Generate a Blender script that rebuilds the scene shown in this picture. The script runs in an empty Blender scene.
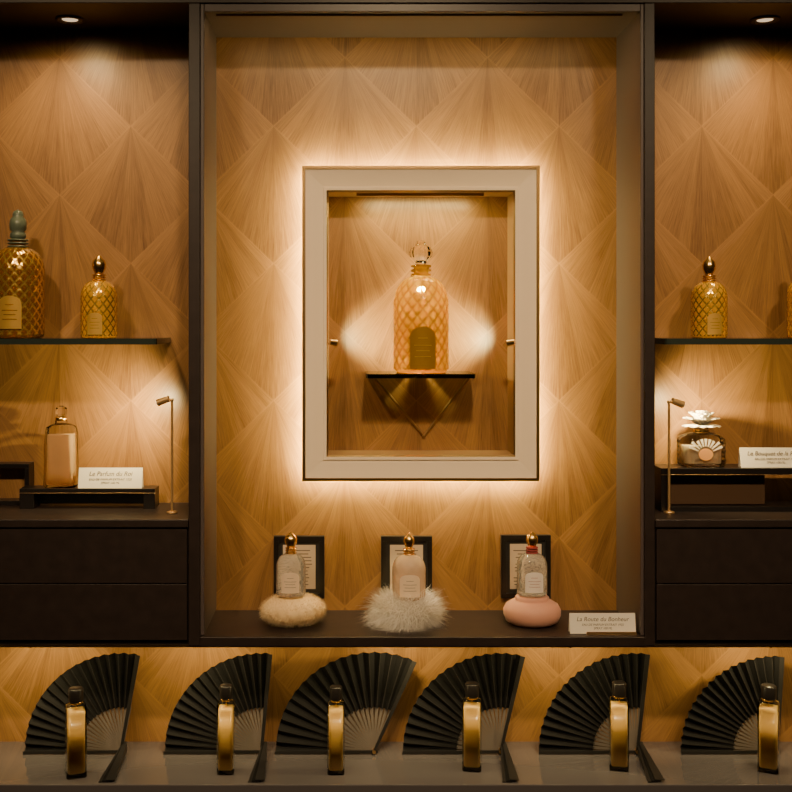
import bpy, math, random
from mathutils import Vector, Matrix
random.seed(4)
# ---------------------------------------------------------------- camera model
D, VX, VY, PPM, EYE = 2.15, 350.0, 325.0, 500.0, 1.45
def sc(Y): return D/(D+Y)
def W(px, py, Y):
    k = PPM*sc(Y)
    return Vector(((px-VX)/k, Y, EYE-(py-VY)/k))
def K(Y): return 1.0/(PPM*sc(Y))          # metres per photo pixel at depth Y
def FX(px): return (px-VX)/PPM            # front plane x
def FZ(py): return EYE-(py-VY)/PPM        # front plane z
def onplane(px, py, zplane_py):
    """world position of a point standing on a horizontal board whose front (Y=0) is at zplane_py"""
    h0 = zplane_py-VY
    Y = D*(h0/(py-VY)-1)
    return Vector(((px-VX)*K(Y), Y, FZ(zplane_py)))

COL = bpy.context.scene.collection
# ---------------------------------------------------------------- materials
def pmat(name, color, rough=0.5, metal=0.0, trans=0.0, ior=1.45, emit=None, estr=0.0, coat=0.0, sheen=0.0, noise=0.0, nscale=60, spec=0.5):
    m = bpy.data.materials.new(name); m.use_nodes = True
    nt = m.node_tree; b = nt.nodes["Principled BSDF"]
    b.inputs["Base Color"].default_value = (*color, 1)
    b.inputs["Roughness"].default_value = rough
    b.inputs["Metallic"].default_value = metal
    b.inputs["Transmission Weight"].default_value = trans
    b.inputs["IOR"].default_value = ior
    b.inputs["Coat Weight"].default_value = coat
    b.inputs["Sheen Weight"].default_value = sheen
    b.inputs["Specular IOR Level"].default_value = spec
    if emit:
        b.inputs["Emission Color"].default_value = (*emit, 1)
        b.inputs["Emission Strength"].default_value = estr
    if noise > 0:
        tc = nt.nodes.new("ShaderNodeTexCoord")
        n = nt.nodes.new("ShaderNodeTexNoise"); n.inputs["Scale"].default_value = nscale
        n.inputs["Detail"].default_value = 4
        r = nt.nodes.new("ShaderNodeMapRange")
        r.inputs[1].default_value = 0.3; r.inputs[2].default_value = 0.7
        r.inputs[3].default_value = 1-noise; r.inputs[4].default_value = 1+noise
        mx = nt.nodes.new("ShaderNodeVectorMath"); mx.operation = 'SCALE'
        mx.inputs[0].default_value = color
        nt.links.new(tc.outputs["Object"], n.inputs["Vector"])
        nt.links.new(n.outputs["Fac"], r.inputs[0])
        nt.links.new(r.outputs[0], mx.inputs["Scale"])
        nt.links.new(mx.outputs[0], b.inputs["Base Color"])
    return m

def marquetry(name):
    m = bpy.data.materials.new(name); m.use_nodes = True
    nt = m.node_tree; N = nt.nodes; L = nt.links; b = N["Principled BSDF"]
    def mt(op, a, c=None, d=None):
        n = N.new("ShaderNodeMath"); n.operation = op
        for i, v in enumerate((a, c, d)):
            if v is None: continue
            if isinstance(v, (int, float)): n.inputs[i].default_value = v
            else: L.new(v, n.inputs[i])
        return n.outputs[0]
    g = N.new("ShaderNodeNewGeometry"); sp = N.new("ShaderNodeSeparateXYZ")
    L.new(g.outputs["Position"], sp.inputs[0])
    A, B = 0.156, 0.150
    u = mt('DIVIDE', mt('ADD', sp.outputs[0], 0.635), A)
    v = mt('DIVIDE', mt('ADD', sp.outputs[2], -2.035), B)
    p = mt('ADD', u, v); q = mt('SUBTRACT', u, v)
    p = mt('MULTIPLY', p, 0.5); q = mt('MULTIPLY', q, 0.5)
    ip = mt('FLOOR', p); iq = mt('FLOOR', q)
    fp = mt('SUBTRACT', p, ip); fq = mt('SUBTRACT', q, iq)
    du = mt('ADD', mt('SUBTRACT', fp, 1.0), fq)
    dv = mt('SUBTRACT', fq, mt('SUBTRACT', fp, 1.0))
    dx = mt('MULTIPLY', du, A); dz = mt('ADD', mt('MULTIPLY', dv, B), 0.0005)
    ang = mt('ARCTAN2', dx, dz)
    rad = mt('SQRT', mt('ADD', mt('MULTIPLY', dx, dx), mt('MULTIPLY', dz, dz)))
    cid = mt('ADD', mt('MULTIPLY', ip, 7.31), mt('MULTIPLY', iq, 3.77))
    sec = mt('FLOOR', mt('MULTIPLY', ang, 10.0))
    wn = N.new("ShaderNodeTexWhiteNoise"); wn.noise_dimensions = '2D'
    cx = N.new("ShaderNodeCombineXYZ"); L.new(sec, cx.inputs[0]); L.new(cid, cx.inputs[1]); L.new(cx.outputs[0], wn.inputs["Vector"])
    cg = N.new("ShaderNodeCombineXYZ")
    L.new(mt('MULTIPLY', ang, 105.0), cg.inputs[0]); L.new(mt('MULTIPLY', rad, 16.0), cg.inputs[1]); L.new(cid, cg.inputs[2])
    n1 = N.new("ShaderNodeTexNoise"); n1.inputs["Scale"].default_value = 1.0; n1.inputs["Detail"].default_value = 5
    n1.inputs["Roughness"].default_value = 0.7
    L.new(cg.outputs[0], n1.inputs["Vector"])
    sh = mt('MULTIPLY', mt('ABSOLUTE', ang), 0.20)
    e1 = mt('MINIMUM', mt('MINIMUM', fp, mt('SUBTRACT', 1.0, fp)), mt('MINIMUM', fq, mt('SUBTRACT', 1.0, fq)))
    rim = mt('MULTIPLY', mt('LESS_THAN', e1, 0.008), 0.08)
    t = mt('ADD', mt('MULTIPLY', wn.outputs["Value"], 0.14), mt('MULTIPLY', n1.outputs["Fac"], 0.9))
    t = mt('ADD', mt('ADD', t, sh), rim)
    cr = N.new("ShaderNodeValToRGB")
    cr.color_ramp.elements[0].position = 0.26; cr.color_ramp.elements[0].color = (0.108, 0.047, 0.0150, 1)
    cr.color_ramp.elements[1].position = 1.0; cr.color_ramp.elements[1].color = (0.48, 0.25, 0.088, 1)
    L.new(t, cr.inputs[0]); L.new(cr.outputs[0], b.inputs["Base Color"])
    b.inputs["Roughness"].default_value = 0.36
    return m

def netglass(name, glass, gold, trans=1.0, rough=0.04, ior=1.25, coat=.4, gmetal=.85):
    """coloured glass with gilded net driven by a vertex attribute"""
    m = bpy.data.materials.new(name); m.use_nodes = True
    nt = m.node_tree; N = nt.nodes; L = nt.links; b = N["Principled BSDF"]
    a = N.new("ShaderNodeAttribute"); a.attribute_name = "mask"
    b.inputs["Base Color"].default_value = (*glass, 1); b.inputs["Transmission Weight"].default_value = trans
    b.inputs["Roughness"].default_value = rough; b.inputs["IOR"].default_value = ior
    b.inputs["Coat Weight"].default_value = coat; b.inputs["Coat Roughness"].default_value = 0.03
    g = N.new("ShaderNodeBsdfPrincipled"); g.inputs["Base Color"].default_value = (*gold, 1)
    g.inputs["Metallic"].default_value = gmetal; g.inputs["Roughness"].default_value = 0.25
    mx = N.new("ShaderNodeMixShader")
    L.new(a.outputs["Fac"], mx.inputs[0]); L.new(b.outputs[0], mx.inputs[1]); L.new(g.outputs[0], mx.inputs[2])
    L.new(mx.outputs[0], N["Material Output"].inputs[0])
    return m

def sheetglass(name, tint=(0.93, 0.97, 0.93), ior=1.5):
    m = bpy.data.materials.new(name); m.use_nodes = True
    nt = m.node_tree; N = nt.nodes; L = nt.links
    t = N.new("ShaderNodeBsdfTransparent"); t.inputs[0].default_value = (*tint, 1)
    g = N.new("ShaderNodeBsdfGlossy"); g.inputs["Roughness"].default_value = 0.03
    f = N.new("ShaderNodeFresnel"); f.inputs[0].default_value = ior
    mx = N.new("ShaderNodeMixShader"); L.new(f.outputs[0], mx.inputs[0]); L.new(t.outputs[0], mx.inputs[1]); L.new(g.outputs[0], mx.inputs[2])
    L.new(mx.outputs[0], N["Material Output"].inputs[0])
    return m

M_WALL = marquetry("straw_marquetry")
M_DARK = pmat("dark_stained_oak", (0.026, 0.0175, 0.016), 0.42, noise=0.18, nscale=40)
M_TAUPE = pmat("taupe_lacquer", (0.085, 0.066, 0.064), 0.38)
M_BLACK = pmat("black_lacquer", (0.012, 0.010, 0.010), 0.3)
M_COUNTER = pmat("grey_lacquer_counter", (0.11, 0.10, 0.108), 0.09, coat=0.8)
M_CREAM = pmat("cream_frame_lacquer", (0.95, 0.78, 0.57), 0.4)
M_BRASS = pmat("brass", (0.78, 0.50, 0.22), 0.28, 1.0)
M_DBRASS = pmat("aged_brass", (0.42, 0.27, 0.12), 0.35, 1.0)
M_GOLD = pmat("gold_leaf", (0.95, 0.62, 0.22), 0.25, 1.0)
M_SHEET = sheetglass("glass_sheet")
M_EDGE = pmat("glass_green_edge", (0.03, 0.04, 0.034), 0.12)
M_EDGE2 = sheetglass("glass_polished_edge", (0.33, 0.36, 0.30))
M_SHELL = sheetglass("clear_glass_shell", (0.97, 0.97, 0.94), 1.35)
M_CLEAR = pmat("clear_crystal", (1, 0.97, 0.93), 0.02, trans=1.0, ior=1.40)
M_BLUSH = pmat("blush_perfume_liquid", (1.0, 0.72, 0.42), 0.03, trans=.70, ior=1.12)
M_AMBER = pmat("amber_perfume_liquid", (1.0, 0.66, 0.22), 0.15, trans=0.12, ior=1.3)
M_GREEN = pmat("green_stopper_enamel", (0.12, 0.15, 0.11), 0.3)
M_CARD = pmat("ivory_card", (0.82, 0.76, 0.66), 0.6)
M_PAGE = pmat("aged_paper", (0.62, 0.50, 0.36), 0.7)
M_INK = pmat("grey_ink", (0.10, 0.075, 0.055), 0.7)
M_LED = pmat("warm_led", (1, 0.8, 0.5), 0.5, emit=(1.0, 0.80, 0.30), estr=260.0)
M_LENS = pmat("downlight_lens", (1, 0.9, 0.8), 0.4, emit=(1.0, 0.72, 0.42), estr=1.0)
M_FAN = pmat("black_silk", (0.005, 0.005, 0.006), 0.7, spec=0.2)
M_STICK = pmat("ebony_sticks", (0.016, 0.015, 0.0155), 0.4, spec=0.35)
M_STK2 = pmat("horn_sticks", (0.13, 0.11, 0.10), .35)
M_FLOOR = pmat("dark_carpet", (0.05, 0.035, 0.028), 0.9, noise=0.3, nscale=30)
M_ROOM = pmat("room_plaster", (0.16, 0.12, 0.09), 0.85)
M_WOOL = pmat("cream_wool", (0.92, 0.72, 0.42), 0.9)
M_FEATH = pmat("white_feather", (0.99, 0.94, 0.86), 0.8)
M_PINK = pmat("pink_velvet_puff", (0.66, 0.33, 0.24), 0.6, sheen=0.2)
M_RED = pmat("red_label_detail", (0.35, 0.05, 0.05), 0.5)
M_SATIN = pmat("satin_brass",(.85,.55,.25),.45,.85)

# ---------------------------------------------------------------- mesh builder
class MB:
    def __init__(s): s.v=[]; s.f=[]; s.m=[]; s.s=[]; s.a=[]
    def add(s, vs, fs, m=0, smooth=False, vals=None):
        o=len(s.v); s.v += [tuple(p) for p in vs]; s.a += (vals if vals else [0.0]*len(vs))
        for f in fs: s.f.append(tuple(i+o for i in f)); s.m.append(m); s.s.append(smooth)
    def box(s, x0,x1,y0,y1,z0,z1,m=0):
        vs=[(x0,y0,z0),(x1,y0,z0),(x1,y1,z0),(x0,y1,z0),(x0,y0,z1),(x1,y0,z1),(x1,y1,z1),(x0,y1,z1)]
        s.add(vs,[(3,2,1,0),(4,5,6,7),(0,1,5,4),(1,2,6,5),(2,3,7,6),(3,0,4,7)],m)
    def lathe(s, prof, seg=32, m=0, c=(0,0,0), n=2.0, sy=1.0, smooth=True, rot=0.0, disp=None):
        vs=[];vals=[];fs=[]
        for (r,z) in prof:
            for i in range(seg):
                t=2*math.pi*i/seg
                ct,st=math.cos(t),math.sin(t)
                rho = 1.0 if n==2 else (abs(ct)**n+abs(st)**n)**(-1.0/n)
                rr=r*rho; val=0.0
                if disp: dr,val=disp(t,z,r); rr+=dr
                x,y=rr*ct,rr*st*sy
                x,y=x*math.cos(rot)-y*math.sin(rot),x*math.sin(rot)+y*math.cos(rot)
                vs.append((c[0]+x,c[1]+y,c[2]+z)); vals.append(val)
        for j in range(len(prof)-1):
            for i in range(seg):
                k=(i+1)%seg
                fs.append((j*seg+i,j*seg+k,(j+1)*seg+k,(j+1)*seg+i))
        fs.append(tuple(reversed(range(seg)))); fs.append(tuple((len(prof)-1)*seg+i for i in range(seg)))
        s.add(vs,fs,m,smooth,vals)
    def tube(s,p0,p1,r0,r1=None,seg=16,m=0):
        r1=r0 if r1 is None else r1
        p0=Vector(p0);p1=Vector(p1);d=(p1-p0).normalized()
        a=d.orthogonal().normalized();b=d.cross(a)
        vs=[];
        for p,r in((p0,r0),(p1,r1)):
            for i in range(seg):
                t=2*math.pi*i/seg; vs.append(p+a*math.cos(t)*r+b*math.sin(t)*r)
        s.add(vs,[(i,(i+1)%seg,seg+(i+1)%seg,seg+i) for i in range(seg)],m,True)
        s.add(vs,[tuple(reversed(range(seg))),tuple(range(seg,2*seg))],m,False)
    def ball(s,c,r,m=0,seg=20,sx=1,sy=1,sz=1,smooth=True):
        prof=[]
        R=seg//2
        for j in range(R+1):
            a=-math.pi/2+math.pi*j/R
            prof.append((max(1e-5,math.cos(a)*r*sx),math.sin(a)*r*sz))
        s.lathe(prof,seg,m,c,sy=sy/sx,smooth=smooth)
    def prism(s,poly,y0,y1,m=0):
        n=len(poly)
        vs=[(x,y0,z) for x,z in poly]+[(x,y1,z) for x,z in poly]
        fs=[tuple(range(n)),tuple(reversed(range(n,2*n)))]+[(i,i+n,(i+1)%n+n,(i+1)%n) for i in range(n)]
        s.add(vs,fs,m)
    def build(s,name,mats,loc=(0,0,0),bevel=0,parent=None,rot=(0,0,0),seg=2):
        me=bpy.data.meshes.new(name); me.from_pydata(s.v,[],s.f)
        for mt in mats: me.materials.append(mt)
        me.polygons.foreach_set("material_index",s.m); me.polygons.foreach_set("use_smooth",s.s)
        at=me.attributes.new("mask",'FLOAT','POINT'); at.data.foreach_set("value",s.a)
        me.update()
        o=bpy.data.objects.new(name,me); COL.objects.link(o); o.location=loc; o.rotation_euler=rot
        if parent: o.parent=parent
        if bevel:
            b=o.modifiers.new("bevel",'BEVEL'); b.width=bevel; b.segments=seg; b.limit_method='ANGLE'; b.angle_limit=math.radians(50)
        return o
def empty(name,loc=(0,0,0)):
    o=bpy.data.objects.new(name,None); COL.objects.link(o); o.location=loc; o.empty_display_size=0.05; return o
WARM=(1,0.70,0.31)
AMB=(1,0.76,0.33)
def light(name,kind,loc,energy,color=WARM,target=None,size=0.02,angle=90,blend=0.6,sx=None,sy=None,parent=None):
    l=bpy.data.lights.new(name,kind); l.energy=energy; l.color=color
    if kind=='SPOT': l.spot_size=math.radians(angle); l.spot_blend=blend; l.shadow_soft_size=size
    elif kind=='POINT': l.shadow_soft_size=size
    elif kind=='AREA': l.shape='RECTANGLE'; l.size=sx; l.size_y=sy
    o=bpy.data.objects.new(name,l); COL.objects.link(o)
    o.location=loc
    if target is not None:
        o.rotation_euler=(Vector(target)-Vector(loc)).to_track_quat('-Z','Y').to_euler()
    if parent:
        o.parent=parent; o.matrix_parent_inverse=Matrix.Translation(-Vector(parent.location))
    return o
def text(body,parent,loc,size,mat=M_INK,rot=(math.pi/2,0,0)):
    c=bpy.data.curves.new("printed_text",'FONT'); c.body=body; c.size=size; c.align_x='CENTER'; c.align_y='CENTER'
    c.extrude=0.0001; c.shear=0.25; c.materials.append(mat)
    o=bpy.data.objects.new("printed_text",c); COL.objects.link(o); o.parent=parent; o.location=loc; o.rotation_euler=rot
    return o

# ---------------------------------------------------------------- room
WY=0.20
XL,XR=FX(-300),FX(1090)
def slab(name,x0,x1,y0,y1,z0,z1,mat):
    b=MB(); b.box(x0,x1,y0,y1,z0,z1); return b.build(name,[mat])
slab("wall_back",-2.6,2.6,WY,WY+0.1,0,2.7,M_WALL)
slab("wall_left",-2.7,-2.6,-4,WY+0.1,0,2.7,M_ROOM)
slab("wall_right",2.6,2.7,-4,WY+0.1,0,2.7,M_ROOM)
slab("wall_front",-2.7,2.7,-4.1,-4,0,2.7,M_ROOM)
slab("floor",-2.7,2.7,-4.1,WY+0.1,-0.05,0,M_FLOOR)
slab("ceiling",-2.7,2.7,-4.1,WY+0.1,2.7,2.75,M_ROOM)

# ---------------------------------------------------------------- cabinet
cab=empty("display_cabinet")
def part(name,bx,mat=M_DARK,bevel=0.0015,mats=None):
    b=MB()
    for q in bx: b.box(*q)
    return b.build(name,mats or [mat],bevel=bevel,parent=cab)
WB=WY-.0005
zs=FZ(3); zc=FZ(11)
part("top_panel",[(XL,XR,0,WB,zs,zs+0.13)])
part("side_panels",[(XL,XL+.03,0,WB,FZ(646),zs),(XR-.03,XR,0,WB,FZ(646),zs)])
part("uprights",[(FX(188.5),FX(200),0,WB,FZ(646),zs),(FX(644.5),FX(655),0,WB,FZ(646),zs)])
part("niche_casing",[(FX(200),FX(204),0.004,WB,FZ(636),zs),(FX(641),FX(644.5),0.004,WB,FZ(636),zs),
                     (FX(204),FX(641),0.004,WB,zc,zs)],M_TAUPE)
part("niche_floor_board",[(FX(200),FX(644.5),-0.004,WB,FZ(646),FZ(636.5))],M_DARK)
for nm,a,b_ in(("left",-300,188.5),("right",655,1090)):
    x0,x1=FX(a),FX(b_)
    part("counter_board_"+nm,[(x0,x1,-0.006,WB,FZ(527),FZ(519))])
    part("drawer_case_"+nm,[(x0,x1,0.006,WB,FZ(646),FZ(527))],M_BLACK)
    n=1
    xs = [(x1-0.47,x1-0.003),(x0+0.032,x1-0.474)] if nm=="left" else [(x0+0.003,x0+0.44),(x0+0.444,x1-0.032)]
    for (q0,q1) in xs:
        part("drawer_front_%s_%d"%(nm,n),[(q0,q1,-0.001,0.006,FZ(583),FZ(528.5)),(q0,q1,-0.001,0.006,FZ(640),FZ(584.2))],bevel=.0006); n+=1
low=empty("lower_counter")
zl=FZ(780)
b=MB(); b.box(XL,XR,-0.022,WB,zl-0.03,zl); b.build("counter_top",[M_COUNTER],bevel=0.002,parent=low)
b=MB(); b.box(XL,XR,0.0,WB,0.001,zl-0.03); b.build("counter_base",[M_DARK],parent=low)

# ---------------------------------------------------------------- downlights
for px,Y in((70,.113),(765,.115)):
    x=(px-VX)*K(Y)
    e=MB()
    e.lathe([(.030,0),(.030,-.003),(.022,-.004),(.018,-.001),(.018,0)],32,0)
    e.lathe([(.0165,0),(.0165,-.0012)],32,1)
    o=e.build("recessed_downlight",[M_TAUPE,M_LENS],loc=(x,Y,zs))
    light("downlight_beam",'SPOT',(x,Y-0.075,zs-.02),8.0,WARM,(x,Y-.06,1.6),.03,172,1.0,parent=o)

# ---------------------------------------------------------------- glass shelves
def shelf(name,x0,x1,y0,y1,z0,z1,edge=None):
    b=MB(); r=.012
    pts=[(x0,y1)]
    for i in range(5):
        t=math.pi+ (math.pi/2)*i/4; pts.append((x0+r+r*math.cos(t),y0+r+r*math.sin(t)))
    for i in range(5):
        t=1.5*math.pi+(math.pi/2)*i/4; pts.append((x1-r+r*math.cos(t),y0+r+r*math.sin(t)))
    pts.append((x1,y1)); n=len(pts)
    vs=[(x,y,z0) for x,y in pts]+[(x,y,z1) for x,y in pts]
    b.add(vs,[tuple(reversed(range(n))),tuple(range(n,2*n))],0)
    b.add(vs,[(i,(i+1)%n,(i+1)%n+n,i+n) for i in range(n)],1)
    return b.build(name,[M_SHEET,edge or M_EDGE])
YS=0.02
SZ=W(0,338.5,YS).z; SZ0=W(0,344.5,YS).z
shelf("glass_shelf",FX(-300)+.03,W(156,0,YS).x,YS,WB,SZ0,SZ)
shelf("glass_shelf",W(666,0,YS).x,FX(1090)-.03,YS,WB,SZ0,SZ)

# ---------------------------------------------------------------- picture frame
YF=0.105; YB=.168
kf=K(YF); c0=W(302.0,165.5,YF); c1=W(540,481.5,YF)
fx0,fx1,fz0,fz1=c0.x,c1.x,c1.z,c0.z
def ringprof(mb,prof,mats,closed=True):
    loops=[]
    for (o,y) in prof:
        loops.append([(fx0+o,y,fz0+o),(fx1-o,y,fz0+o),(fx1-o,y,fz1-o),(fx0+o,y,fz1-o)])
    n=len(prof)
    for j in range(n if closed else n-1):
        a=loops[j]; c=loops[(j+1)%n]
        for i in range(4):
            k=(i+1)%4
            mb.add([a[i],a[k],c[k],c[i]],[(0,1,2,3)],mats[j])
fr=empty("picture_frame",((fx0+fx1)/2,YF,fz0))
def reparent(o,p): o.parent=p; o.matrix_parent_inverse=Matrix.Translation(-Vector(p.location))
b=MB()
ringprof(b,[(0,YB),(0,YF+.004),(.001,YF),(3.2*kf,YF),(3.4*kf,YF+.003),(21*kf,YF+.006),(21.5*kf,YF+.003),(24.5*kf,YF+.003),(26*kf,YF+.006),(26*kf,WB),(22*kf,WB),(22*kf,YB)],
         [0,0,0,0,1,1,1,0,3,2,2,2])
o=b.build("frame_moulding",[M_DBRASS,M_CREAM,M_TAUPE,pmat("reveal_veneer",(.36,.21,.09),.5)]); reparent(o,fr)
b=MB()
ringprof(b,[(2*kf,YB+.001),(2*kf,YB+.004),(5*kf,YB+.004),(5*kf,YB+.001)],[0,0,0,0])
o=b.build("led_backlight",[M_LED]); reparent(o,fr)
FS=.058
zsf=W(0,374,FS).z
shelf("glass_shelf",W(366,0,FS).x,W(476,0,FS).x,FS,WB,zsf-.009,zsf,M_EDGE2)
b=MB()  # rods shaped as the V shadow the shelf edges cast on the wall
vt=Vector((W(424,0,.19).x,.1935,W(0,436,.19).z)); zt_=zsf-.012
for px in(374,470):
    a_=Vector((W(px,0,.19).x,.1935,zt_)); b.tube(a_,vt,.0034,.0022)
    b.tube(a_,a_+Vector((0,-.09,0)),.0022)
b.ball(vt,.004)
b.build("v_shelf_shadow_rods",[M_DBRASS])
ix0=fx0+26*kf; ix1=fx1-26*kf
GL=(1,.82,.33)
for sgn,x in((1,ix0),(-1,ix1)):
    z=W(0,343,.11).z; ys=.070
    b=MB(); b.tube((x+sgn*.0002,.118,z),(x+sgn*.006,.118,z),.003); b.tube((x+sgn*.006,.120,z),(x+sgn*.008,ys+.004,z),.0025)
    b.tube((x+sgn*.004,ys-.003,z+.003),(x+sgn*.018,ys+.004,z),.0060,.0072)
    o=b.build("mini_spotlight",[M_BRASS],loc=(0,0,0)); reparent(o,fr)
    light("mini_spot_beam",'SPOT',(x+sgn*.021,ys+.005,z+.001),6.5,GL,(x+sgn*.105,.195,z+.020),.010,70,1.0,parent=o)
# unseen light bar added behind the top moulding to lift the upper glow
zt2=fz1-26*kf
b=MB(); b.box(ix0+.06,ix1-.06,.130,.142,zt2-.006,zt2-.0002); o=b.build("frame_top_fill",[M_DBRASS]); reparent(o,fr)
light("frame_top_fill_glow",'AREA',((ix0+ix1)/2,.136,zt2-.008),.9,GL,((ix0+ix1)/2,.160,zt2-.16),sx=ix1-ix0-.16,sy=.008,parent=o)
bx=W(421,0,.115).x
b=MB(); b.lathe([(1e-5,0),(.011,0),(.011,.004),(.009,.006),(1e-5,.006)],24,0); b.lathe([(.008,.0062),(.008,.0066)],24,1)
o=b.build("added_glow_puck",[M_DBRASS,M_LENS],loc=(bx,.1865,zsf+.0003))  # unseen puck added behind the bottle so it and the wall glow
light("added_bottle_glow",'POINT',(bx,.178,zsf+.022),1.2,GL,size=.006,parent=o)
light("added_neck_glow",'POINT',(bx,.166,zsf+.172),1.8,GL,size=.006,parent=o)  # added point light behind the neck, no fixture of its own

# ---------------------------------------------------------------- bottles
def dome_r(z,R,H,dome,rn):
    if z<0.02*H: return R*(0.93+0.07*math.sqrt(max(0,1-(1-z/(0.02*H))**2)))
    if z<=H-dome: return R
    t=(z-(H-dome))/dome
    return rn+(R-rn)*math.sqrt(max(0,1-t*t))
def bee_bottle(name,loc,k,R,H,dome,neck_r,neck_h,stop_r,stop_h,gmat,stopmat,collar,label=None,labmat=None,net=True,N=12,gold=1.0,lab=(0.5,0.03,0.5),stopstyle='facet',rot=0.0,amp=.055):
    R*=k;H*=k;dome*=k;rn=neck_r*k;nh=neck_h*k;sr=stop_r*k;sh=stop_h*k
    b=MB(); NZ=110 if net else 36; seg=N*12 if net else 48
    hz=2*math.pi*R/N*0.62
    def disp(t,z,r):
        a=t*N/(2*math.pi); bb=z/(2*hz)*1.0
        p=a+bb; q=a-bb
        d1=abs(p-round(p)); d2=abs(q-round(q)); d=min(d1,d2)
        f=min(1,(r-rn*.5)/(R))
        if f<0.2 or z<.03*H: return 0,0.0
        bump=abs(math.sin(math.pi*p)*math.sin(math.pi*q))
        mask=max(0,min(1,(0.15-d)/0.05))
        return (R*amp*(bump**.5)+ (R*.02 if mask>.5 else 0))*f, mask*gold
    prof=[(1e-5,0.0)]
    for i in range(NZ+1):
        z=H*i/NZ
        prof.append((dome_r(z,R,H,dome,rn),z))
    prof.append((rn*.95,H+nh*.5)); prof.append((rn,H+nh)); prof.append((1e-5,H+nh))
    b.lathe(prof,seg,0,disp=disp if net else None,rot=rot)
    for zz in (0.15,0.55,0.95):
        pr=[(rn*1.0,-nh*.12),(rn*1.25,-nh*.08),(rn*1.3,0),(rn*1.25,nh*.08),(rn*1.0,nh*.12)]
        b.lathe(pr,28,1,(0,0,H+nh*zz))
    zt=H+nh*1.05
    if stopstyle=='facet':
        pr=[(sr*.45,0),(sr*.5,sh*.12),(sr*.95,sh*.35),(sr*1.0,sh*.52),(sr*.8,sh*.72),(sr*.45,sh*.82),(sr*.42,sh*.88),(sr*.3,sh*.97),(1e-5,sh)]
        b.lathe(pr,10,2,(0,0,zt),smooth=False)
    elif stopstyle=='tall':
        pr=[(sr*.6,0),(sr*.95,sh*.06),(sr*.9,sh*.2),(sr*.7,sh*.25),(sr*.95,sh*.32),(sr,sh*.5),(sr*.9,sh*.66),(sr*.6,sh*.76),(sr*.65,sh*.82),(sr*.5,sh*.93),(1e-5,sh)]
        b.lathe(pr,24,2,(0,0,zt))
    else:
        pr=[(sr*.6,0),(sr*.65,sh*.1),(sr*.95,sh*.3),(sr,sh*.5),(sr*.85,sh*.7),(sr*.45,sh*.82),(sr*.35,sh*.9),(1e-5,sh)]
        b.lathe(pr,20,2,(0,0,zt))
    if labmat is not None:
        ah,z0f,z1f=lab
        nx,nz=16,10
        vs=[];fs=[]
        for i in range(nx+1):
            a=-ah+2*ah*i/nx
            top=z0f+(z1f-z0f)*(0.78+0.22*math.sqrt(max(0,1-(a/ah)**2)))
            for j in range(nz+1):
                z=H*(z0f+(top-z0f)*j/nz)
                rr=dome_r(z,R,H,dome,rn)+R*(.10 if net else .025)
                vs.append((rr*math.sin(a),-rr*math.cos(a),z))
        for i in range(nx):
            for j in range(nz):
                q=i*(nz+1)+j; fs.append((q,q+nz+1,q+nz+2,q+1))
        b.add(vs,fs,3,True)
        if label:
            for j,(zz,wf) in enumerate(((.72,.35),(.55,.65),(.42,.5),(.28,.6))):
                z=H*(z0f+(z1f-z0f)*zz); rr=R*(1.0+(.115 if net else .04))
                a=ah*wf; vs=[];n=8
                for i in range(n+1):
                    t=-a+2*a*i/n
                    vs+= [(rr*math.sin(t),-rr*math.cos(t),z),(rr*math.sin(t),-rr*math.cos(t),z+H*.008)]
                b.add(vs,[(2*i,2*i+2,2*i+3,2*i+1) for i in range(n)],4,True)
    return b.build(name,[gmat,collar,stopmat,labmat or M_GOLD,label or M_INK],loc=Vector(loc)+Vector((0,0,.0004)))

G_YEL=netglass("yellow_perfume_glass",(0.92,0.55,0.004),(0.46,0.22,0.008),trans=.50,ior=1.15,coat=.08,gmetal=.15)
G_AMB=netglass("gilded_amber_glass",(1.0,0.54,0.03),(1.0,0.68,0.15),trans=.5,rough=.04,ior=1.25,coat=.4)
G_DRK=netglass("gilded_dark_glass",(0.50,0.23,0.03),(1.0,0.66,0.16),trans=.75,rough=.05,ior=1.3,coat=.5)
G_LAB=pmat("embossed_label",(0.36,0.19,0.02),0.4,0.3)
G_LAB2=pmat("gold_label",(0.85,0.52,0.12),0.35,0.6)
k=K(.115)
p=W(421,0,.115); p.z=zsf
bee_bottle("perfume_bottle_on_display",p,k,26.0,96,29,8,11,11.5,25,G_YEL,M_CLEAR,M_CLEAR,label=pmat("label_relief",(.75,.5,.10),.3,.6),labmat=G_LAB,N=16,gold=.8,lab=(.46,.05,.48),amp=.085)
k=K(.10)
p=W(18,0,.10); p.z=SZ; bee_bottle("gilded_perfume_bottle",p,k,25,90,24,8,8,8.5,30,G_DRK,M_GREEN,M_GREEN,label=G_DRK,labmat=G_LAB2,lab=(.42,.1,.46),stopstyle='tall',N=18)
p=W(99,0,.10); p.z=SZ; bee_bottle("gilded_perfume_bottle",p,k,17.3,57,17,5.5,6,7,20,G_AMB,M_GOLD,M_GOLD,label=G_AMB,labmat=G_LAB2,lab=(.40,.06,.44),stopstyle='round',N=14)
p=W(709,0,.10); p.z=SZ; bee_bottle("gilded_perfume_bottle",p,k,16.8,56,17,5.5,6,6.5,20,G_AMB,M_GOLD,M_GOLD,label=G_AMB,labmat=G_LAB2,lab=(.40,.06,.44),stopstyle='round',N=14)
p=W(806,0,.10); p.z=SZ; bee_bottle("gilded_perfume_bottle",p,k,17,60,17,5.5,6,6.5,20,G_AMB,M_GOLD,M_GOLD,label=G_AMB,labmat=G_LAB2,lab=(.40,.06,.44),stopstyle='round',N=14)

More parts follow.
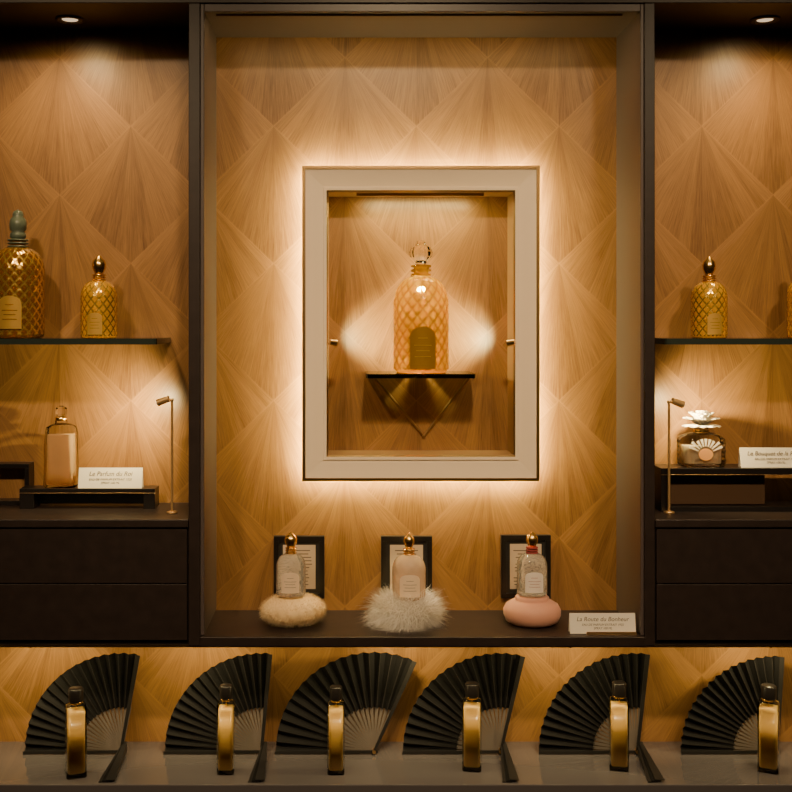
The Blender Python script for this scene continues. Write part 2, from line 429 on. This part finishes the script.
# ---------------------------------------------------------------- desk lamps
ZC=519
def lamp(pxb,pyb,top_py,hx,aimpx,aimpy,aimY,e):
    p=onplane(pxb,pyb,ZC); k=K(p.y)
    top=W(pxb,top_py,p.y).z-p.z
    b=MB()
    b.lathe([(1e-5,0),(.011,0),(.011,.003),(.004,.005),(1e-5,.005)],24,0)
    b.tube((0,0,.003),(0,0,top),.0026)
    b.ball((0,0,top),.004,0)
    sg=1 if hx>0 else -1
    b.tube((0,0,top),(sg*.008,0,top+.002),.0022)
    b.tube((sg*.006,0,top+.003),(sg*.030,.004,top-.006),.0062,.0075)
    b.tube((sg*.0302,.0041,top-.0061),(sg*.0310,.0043,top-.0064),.0060,m=1)
    o=b.build("brass_display_lamp",[M_SATIN,M_LENS],loc=p)
    light("display_lamp_beam",'SPOT',p+Vector((sg*.038,.006,top-.010)),e,AMB,W(aimpx,aimpy,aimY),.006,165,1.0,parent=o)
    return o
lamp(172,513,400,-1,85,425,.19,7.0)
lamp(669,513,402,1,735,425,.19,6.5)

# ---------------------------------------------------------------- lower-left group
pr_=onplane(90,507,ZC)
k=K(pr_.y)
b=MB(); hw=67*k; hh=20*k; dp=.05
b.box(-hw,hw,-dp/2,dp/2,hh-.010,hh)
b.box(-hw,-hw+.03,-dp/2,dp/2,0,hh-.010); b.box(hw-.024,hw,-dp/2,dp/2,0,hh-.010)
b.box(-hw+.002,hw-.002,dp/2-.006,dp/2,.004,hh-.010)
b.box(-hw-.001,hw+.001,-dp/2-.0006,-dp/2,hh-.0098,hh-.0085,1)
b.build("display_riser",[M_BLACK,M_DBRASS],loc=pr_,bevel=.0006)
rz=pr_.z+hh; ry=pr_.y
def ribs(t,z,r):
    return (0.0010*abs(math.cos(t*9)) if .004<z<.118 and r>.02 else 0),0.0
b=MB(); k=K(ry)
pf=[(1e-5,0),(15*k,0),(16*k,2*k),(15.6*k,20*k),(15.2*k,40*k),(14.8*k,56*k),(13.6*k,60*k),(9*k,62.5*k),(6.5*k,63*k),(5.5*k,64*k),(5.5*k,67*k),(1e-5,67*k)]
b.lathe(pf,96,3,n=5,sy=.7,disp=ribs)
pl=[(1e-5,2.5*k),(13.2*k,2.5*k),(13.8*k,4*k),(13.4*k,22*k),(13*k,52*k),(12.6*k,53*k),(1e-5,53*k)]
b.lathe(pl,64,0,n=5,sy=.68)
b.tube((0,0,53*k),(0,0,64*k),.0012,m=1)
b.lathe([(5.8*k,66*k),(6.2*k,67*k),(6.2*k,69*k),(5*k,70*k)],24,2)
b.lathe([(3.2*k,70*k),(5.8*k,72.5*k),(6.4*k,76*k),(5*k,79.5*k),(2.2*k,81*k),(1e-5,81*k)],10,1,smooth=False)
b.build("ribbed_perfume_bottle",[M_BLUSH,M_CLEAR,M_GOLD,M_SHELL],loc=(W(61,0,ry).x,ry+.002,rz+.0004))
def card(name,px,w,h,Y,z,body,lean=.20):
    k=K(Y); b=MB(); w*=k;h*=k
    hy=h*math.sin(lean); hz=h*math.cos(lean)
    t=.0005
    for s_ in(0,1):
        ya=0 if s_==0 else 2*hy
        vs=[(-w/2,ya-t,0),(w/2,ya-t,0),(w/2,ya+t,0),(-w/2,ya+t,0),(-w/2,hy-t,hz),(w/2,hy-t,hz),(w/2,hy+t,hz),(-w/2,hy+t,hz)]
        b.add(vs,[(3,2,1,0),(4,5,6,7),(0,1,5,4),(1,2,6,5),(2,3,7,6),(3,0,4,7)],0)
    o=b.build(name,[M_CARD],loc=(W(px,0,Y).x,Y,z+.0006))
    lines=body.split("|")
    def at(f): return (0,hy*f-.0010,hz*f)
    text(lines[0],o,at(.70),h*.30,rot=(math.pi/2-lean,0,0))
    for i,l in enumerate(lines[1:]): text(l,o,at(.43-.17*i),h*.15,rot=(math.pi/2-lean,0,0))
    return o
card("place_card",110,64,20.5,ry-.022,rz,"Le Parfum du Roi|EAU DE PARFUM EXTRAIT 1920|SPRAY 100 ML")
pb=onplane(-20,503,ZC); k=K(pb.y); b=MB(); x0,x1=-53*k,53*k; h=41*k; t=4.5*k; d=.06
b.box(x0,x1,-d/2,d/2,0,t); b.box(x0,x1,-d/2,d/2,h-t,h); b.box(x0,x0+t,-d/2,d/2,t,h-t); b.box(x1-t,x1,-d/2,d/2,t,h-t)
b.box(x0+t,x1-t,d/2-.004,d/2,t,h-t,1)
b.build("open_display_box",[M_BLACK,pmat("bronze_back",(.30,.17,.07),.45)],loc=pb,bevel=.0006)

# ---------------------------------------------------------------- lower-right group
pq=onplane(735,509,ZC); k=K(pq.y); b=MB()
x0=(656-735)*k; x1=(1010-735)*k; h=43*k; d=.075
b.box(x0,x1,-d/2,d/2,h-.014,h)
b.box(x0,x0+.013,-d/2,d/2,0,h-.014)
b.box(x1-.013,x1,-d/2,d/2,0,h-.014)
b.box(x0+.013,(763-735)*k,-.01,d/2,.012,h-.014,1)
b.box(x0+.013,x1-.013,-d/2+.004,d/2,0,.010)
b.box(x0,x1,-d/2-.0006,-d/2,h-.014,h-.0125,2)
b.build("display_riser",[M_BLACK,pmat("brown_box",(.07,.038,.02),.45),M_DBRASS],loc=pq,bevel=.0006)
qz=pq.z+h; qy=pq.y
k=K(qy)
# squared clear crystal flacon, cut facets, amber medallion, white flower stopper
b=MB()
def cuts(t,z,r):
    return (0.0016*math.cos(t*16)*math.sin(z*330) if .006<z<.058 and r>.03 else 0),0.0
prf=[(1e-5,0),(20*k,0),(21.5*k,1.2*k)]+[(22*k,(2+j)*k) for j in range(0,25)]+[(21.3*k,28*k),(19*k,30.5*k),(14*k,32.5*k),(8*k,33.5*k),(6.5*k,35*k),(6.5*k,38*k),(1e-5,38*k)]
b.lathe(prf,96,4,n=4.5,sy=.6,disp=cuts)
b.lathe([(1e-5,3*k),(18*k,3*k),(18.6*k,4.5*k),(18.6*k,20*k),(18*k,21*k),(1e-5,21*k)],64,0,n=4.5,sy=.55)
b.lathe([(7*k,33.5*k),(8*k,34.2*k),(8*k,36.6*k),(7*k,37.4*k)],24,2)
lab=[(math.cos(2*math.pi*i/24)*7*k,13*k+math.sin(2*math.pi*i/24)*6*k) for i in range(24)]
b.prism(lab,-14.2*k,-13.6*k,3)
# fan-cut rays raised on the front of the crystal
for i in range(9):
    a=math.radians(-64+16*i)
    d0=Vector((math.sin(a),math.cos(a))); nn_=Vector((d0.y,-d0.x))
    q0=Vector((0,13*k))+d0*8*k; q1=Vector((0,13*k))+d0*(15.5 if abs(i-4)<3 else 18)*k
    b.prism([(q0-nn_*.4*k)[:],(q1-nn_*1.3*k)[:],(q1+nn_*1.3*k)[:],(q0+nn_*.4*k)[:]],-14.0*k,-13.2*k,5)
for ring,(n_,ln,el,w) in enumerate(((11,19,.02,6.4),(10,20,.45,6.8),(9,19,.85,6.6),(6,17,1.25,6.0))):
    for i in range(n_):
        a=2*math.pi*i/n_+ring*.4
        dv=Vector((math.cos(a)*math.cos(el),math.sin(a)*math.cos(el)*.75,math.sin(el)))
        s0=Vector((0,0,39*k)); side=dv.cross(Vector((0,0,1))).normalized(); up=side.cross(dv)
        vs=[];nn=7
        for j in range(nn+1):
            t=j/nn; wd=w*k*(math.sin(math.pi*min(1,.10+t*.72))**.8 if j<nn else .5)
            c_=s0+dv*(ln*k*t)+up*(2.0*k*math.sin(t*3))
            vs+=[c_-side*wd,c_+up*k*.8,c_+side*wd,c_-up*k*.8]
        fs=[]
        for j in range(nn):
            for q in range(4):
                fs.append((4*j+q,4*j+(q+1)%4,4*j+4+(q+1)%4,4*j+4+q))
        b.add(vs,fs,1,True)
b.build("crystal_perfume_bottle",[pmat("pale_liquid",(1,.82,.58),.05,trans=.7,ior=1.15),pmat("frosted_petals",(.95,.86,.72),.3,trans=.5),M_GOLD,pmat("amber_medallion",(.70,.34,.12),.35),
    M_SHELL,pmat("crystal_rays",(1,.93,.82),.1,trans=.3,coat=.8)],loc=(W(701,0,qy).x,qy-.002,qz+.0004))
card("place_card",776,70,20,qy-.030,qz,"Le Bouquet de la Reine|EAU DE PARFUM EXTRAIT 1853|SPRAY 100 ML")

# ---------------------------------------------------------------- niche floor group
ZN=636.5
def framed(px0,px1,py0,py1):
    Y=.191; k=K(Y); w=(px1-px0)*k; h=(py1-py0)*k; c=W((px0+px1)/2,py1,Y)
    b=MB(); t=5*k; fxw=w/2
    b.box(-fxw,fxw,-.004,.008,0,t); b.box(-fxw,fxw,-.004,.008,h-t,h)
    b.box(-fxw,-fxw+t,-.004,.008,t,h-t); b.box(fxw-t,fxw,-.004,.008,t,h-t)
    b.box(-fxw+t,fxw-t,.001,.007,t,h-t,1)
    b.box(-fxw+t+4*k,fxw-t-4*k,0,.001,t+4*k,h-t-4*k,2)
    for i in range(11):
        zz=t+8*k+i*3.4*k; ww=(fxw-t-7*k)*random.uniform(.6,1)
        b.box(-ww,ww,-.0004,0,zz,zz+.9*k,3)
    b.build("framed_document",[M_BLACK,pmat("dark_mount",(.02,.018,.017),.6) ,M_PAGE,M_INK],loc=c,bevel=.0005)
framed(274,324.5,536,598); framed(381,432,536,598); framed(501,550.5,535,598)

def fluff(b,c,rx,ry_,rz_,n,ln,w,m,droop=.3,jit=.5,zmin=-.3):
    for _ in range(n):
        while True:
            d=Vector((random.gauss(0,1),random.gauss(0,1),random.gauss(0,1))).normalized()
            if d.z>zmin: break
        p0=Vector((c[0]+d.x*rx,c[1]+d.y*ry_,c[2]+d.z*rz_))
        nrm=Vector((d.x/rx,d.y/ry_,d.z/rz_)).normalized()
        dr=(nrm+Vector((random.gauss(0,jit),random.gauss(0,jit),random.gauss(0,jit)))).normalized()
        l=ln*random.uniform(.5,1.2); sd=dr.cross(Vector((random.random(),random.random(),random.random()))).normalized()*w
        p1=p0+dr*l*.5; p2=p0+dr*l+Vector((random.gauss(0,.15)*l,random.gauss(0,.15)*l,-droop*l))
        zf=c[2]-rz_+.0005
        for q in(p1,p2): q.z=max(q.z,zf)
        b.add([p0-sd,p0+sd,p1-sd*.8,p1+sd*.8,p2],[(0,1,3,2),(2,3,4)],m,True)

p1=onplane(293,624,ZN); k=K(p1.y); b=MB()
rx,rz_=31*k,14.5*k
def lump(t,z,r): return r*.03*math.cos(t*18+z*120),0.0
prof=[(max(1e-5,math.cos(a)*rx),rz_+math.sin(a)*rz_) for a in [(-math.pi/2+math.pi*j/20) for j in range(21)]]
b.lathe(prof,144,0,sy=.8,disp=lump)
fluff(b,(0,0,rz_),rx,rx*.8,rz_,8000,4.5*k,.00025,0,.1,.5,-.8)
b.build("wool_powder_puff",[M_WOOL],loc=p1)
p2=onplane(405,624,ZN); k=K(p2.y); b=MB(); rx2,rz2=26*k,13*k
b.ball((0,0,rz2),1,0,24,rx2,rx2*.8,rz2)
fluff(b,(0,0,rz2),rx2,rx2*.8,rz2,6500,19*k,.00045,0,.18,.5,-.7)
b.build("feather_powder_puff",[M_FEATH],loc=p2)
p3=onplane(532,623,ZN); k=K(p3.y); b=MB()
pr3=[(1e-5,0),(20*k,0),(26*k,3*k),(28.5*k,9*k),(28.5*k,14*k),(26*k,19*k),(20*k,22.5*k),(17*k,23.2*k),(16.5*k,24*k),(17*k,26*k),(15*k,28*k),(1e-5,28.6*k)]
b.lathe(pr3,64,0,sy=.9)
b.build("velvet_powder_puff",[M_PINK],loc=p3)

G_FRO=netglass("frosted_clear_glass",(1,.95,.88),(.8,.65,.45),trans=.8,rough=.08,ior=1.3)
M_LABC=pmat("cream_label",(.85,.66,.48),.5)
M_LABW=pmat("white_label",(.90,.80,.72),.5)
k=K(p1.y)
bee_bottle("powder_puff_bottle",(W(291,0,p1.y).x,p1.y,p1.z+2*rz_+.0003),k,14.2,41,13,4.5,6,6.5,16,G_FRO,M_GOLD,M_GOLD,label=M_INK,labmat=M_LABC,net=True,N=11,gold=0.0,lab=(.6,.12,.62),stopstyle='round')
k=K(p2.y)
bee_bottle("powder_puff_bottle",(W(409,0,p2.y).x,p2.y,p2.z+2*rz2+.0003),k,16,43,14,4.5,6,5.5,16,netglass("beige_glass",(.96,.72,.52),(.8,.6,.4),trans=.5,rough=.2),M_GOLD,M_GOLD,label=M_INK,labmat=M_LABC,net=True,N=11,gold=0.0,lab=(.6,.1,.62),stopstyle='round')
k=K(p3.y)
bee_bottle("powder_puff_bottle",(W(532,0,p3.y).x,p3.y,p3.z+28.6*k),k,14.5,41,13,4.8,6,6,16,G_FRO,M_GOLD,M_RED,label=M_RED,labmat=M_LABW,net=True,N=11,gold=0.0,lab=(.6,.12,.62),stopstyle='round')
card("place_card",603,66,20,.018,FZ(ZN),"La Route du Bonheur|EAU DE PARFUM EXTRAIT 1925|SPRAY 100 ML")
b=MB(); kk=K(.018); b.box(-17*kk,33*kk,-.0015,0,0,2.6*kk); b.build("brass_card_rail",[M_BRASS],loc=(W(603,0,.018).x,.0135,FZ(ZN)+.0003))

# ---------------------------------------------------------------- folding fans
def fan(pxp,r_px,a_end,lay=True,Y=.135):
    k=K(Y); R=r_px*k; b=MB(); NP=17; a0=math.radians(181.0); a1=math.radians(a_end)
    c=Vector(((pxp-VX)*k,Y,zl))
    zc_=.006
    rin=.44*R; steps=2*NP
    vs=[];fs=[]
    rr=[rin,rin+.33*(R-rin),rin+.66*(R-rin),R]
    for i in range(steps+1):
        a=a0+(a1-a0)*i/steps
        for r in rr:
            amp=.0055*(r/R)*(1 if i%2 else -1)
            vs.append((math.cos(a)*r,amp,max(.0006,zc_+math.sin(a)*r)))
    for i in range(steps):
        for j in range(3):
            q=i*4+j; fs.append((q,q+1,q+5,q+4))
    b.add(vs,fs,0)
    for i in range(NP+1):
        a=a0+(a1-a0)*i/NP
        d=Vector((math.cos(a),math.sin(a))); n=Vector((-d.y,d.x))
        w0=.0013; w1=abs(a1-a0)/NP*rin*.36
        yo=-.004+.008*i/NP
        poly=[d*(-.004)-n*w0,d*(rin*.5)-n*w1*.6,d*(rin*1.02)-n*w1,d*(rin*1.02)+n*w1,d*(rin*.5)+n*w1*.6,d*(-.004)+n*w0]
        b.prism([(q.x,max(.0005,zc_+q.y)) for q in poly],yo-.0004,yo+.0004,3)
        poly=[d*rin-n*.0010,d*R*.985-n*.0007,d*R*.985+n*.0007,d*rin+n*.0010]
        b.prism([(q.x,max(.0005,zc_+q.y)) for q in poly],-.0070,-.0063,1)
    for a,yo in((a0,-.008),(a1,-.0115)):
        d=Vector((math.cos(a),math.sin(a))); n=Vector((-d.y,d.x))
        poly=[d*(-.008)-n*.003,d*R*1.01-n*.0048,d*R*1.01+n*.0048,d*(-.008)+n*.003]
        b.prism([(q.x,max(.0004,zc_+q.y)) for q in poly],yo-.001,yo+.001,1)
    b.tube((0,-.014,zc_+.001),(0,.008,zc_+.001),.0038,m=2)
    if lay:
        for i,off in enumerate((-.006,.001,.008)):
            L_=.148
            x0_,x1_=off*.3,off
            zt0=.020
            b.add([(x0_-.003+.006,-.004,.0005+i*.002),(x0_+.003+.006,-.004,.0005+i*.002),(x1_+.0095,-L_,.0005+i*.002),(x1_-.0095,-L_,.0005+i*.002),
                   (x0_-.003+.006,-.004,.0022+i*.002+zt0),(x0_+.003+.006,-.004,.0022+i*.002+zt0),(x1_+.0095,-L_,.0022+i*.002),(x1_-.0095,-L_,.0022+i*.002)],
                  [(0,1,2,3),(7,6,5,4),(0,4,5,1),(1,5,6,2),(2,6,7,3),(3,7,4,0)],1 if i!=1 else 0)
    b.build("folding_fan",[M_FAN,M_STICK,M_BRASS,M_STK2],loc=c)
fan(122,97,80); fan(262,97,85); fan(374,98,66,False); fan(500,97,77); fan(636,97,84); fan(775,94,87,False)

# ---------------------------------------------------------------- tall amber bottles
def tall(px,pyb,top_py,w,rot):
    p=onplane(px,pyb,780); k=K(p.y); H=(pyb-top_py)*k; hw=w/2*k
    b=MB(); hb=H-17*k
    pr=[(1e-5,0),(hw*.94,0),(hw,1.2*k),(hw,hb*.97),(hw*.93,hb),(hw*.5,hb+1.5*k),(hw*.45,hb+4*k),(1e-5,hb+4*k)]
    b.lathe(pr,64,3,n=9,rot=rot)
    hl=hw*.84
    b.lathe([(1e-5,4*k),(hl*.9,4*k),(hl,5*k),(hl,hb*.93),(1e-5,hb*.93)],64,0,n=9,rot=rot)
    capr=hw*.72
    b.lathe([(1e-5,hb+4*k),(capr,hb+4*k),(capr,hb+4.6*k),(capr*1.02,H-1*k),(capr*.9,H),(1e-5,H)],32,1)
    b.lathe([(hw*.6,hb+2*k),(hw*.7,hb+2.4*k),(hw*.7,hb+4*k),(hw*.6,hb+4.4*k)],32,2)
    b.tube((0,0,hb*.2),(0,0,hb),.0008,m=2)
    b.build("amber_perfume_flacon",[M_AMBER,M_BLACK,M_GOLD,M_SHELL],loc=p)
for a in((76,775,688,20,.35),(226,772,685,17,0),(336,772,686,17,0),(472,768.5,683,19,-.15),(619,768,682,19,-.2),(768.5,770,685,20,-.45)): tall(*a)

# ---------------------------------------------------------------- under-cabinet lights
zu=FZ(646)
b=MB(); b.box(XL+.05,XR-.05,.004,.016,zu-.004,zu); st=b.build("under_cabinet_light_strip",[M_DBRASS])
light("under_cabinet_glow",'AREA',((XL+XR)/2,.010,zu-.006),3.0,AMB,((XL+XR)/2,.12,zu-.20),sx=XR-XL-.1,sy=.008,parent=st)
for px in(197,408,572,773,32):
    Y=.045; x=W(px,0,Y).x
    b=MB(); b.tube((0,0,0),(0,0,-.010),.002); b.tube((-.006,0,-.014),(.006,.004,-.010),.0045)
    o=b.build("under_cabinet_spotlight",[M_BRASS],loc=(x,Y,zu))
    light("under_cabinet_beam",'SPOT',(x,Y+.012,zu-.018),1.9,AMB,(x,.17,zu-.13),.008,160,1.0,parent=o)

# ---------------------------------------------------------------- niche light / added room fill
b=MB(); b.box(-.27,.55,.02,.034,zc-.004,zc); nt_=b.build("niche_light_strip",[M_TAUPE])
light("niche_glow",'AREA',(.14,.03,zc-.006),.7,WARM,(.14,.2,zc-.45),sx=.8,sy=.01,parent=nt_)
for x,y,e in((-.8,-1.7,135),(.14,-1.7,190),(1.05,-1.7,135)):  # out-of-view ceiling lights added as front fill
    b=MB(); b.lathe([(.05,0),(.05,-.004),(.036,-.005),(.034,0)],32,0); b.lathe([(.033,0),(.033,-.001)],32,1)
    o=b.build("ceiling_fill_light",[M_TAUPE,M_LENS],loc=(x,y,2.7))
    light("ceiling_fill_beam",'SPOT',(x,y,2.68),e,(1,.71,.40),(x,.1,1.15),.08,62,1.0,parent=o)

w=bpy.data.worlds.new("dim_world"); w.use_nodes=True
w.node_tree.nodes["Background"].inputs[0].default_value=(.5,.32,.2,1); w.node_tree.nodes["Background"].inputs[1].default_value=.1
bpy.context.scene.world=w

cd=bpy.data.cameras.new("camera"); cd.sensor_width=36; cd.lens=PPM*D/792*36
cd.shift_x=(396-VX)/792; cd.shift_y=-(396-VY)/792; cd.clip_start=.05
co=bpy.data.objects.new("camera",cd); COL.objects.link(co); co.location=(0,-D,EYE); co.rotation_euler=(math.pi/2,0,0)
bpy.context.scene.camera=co
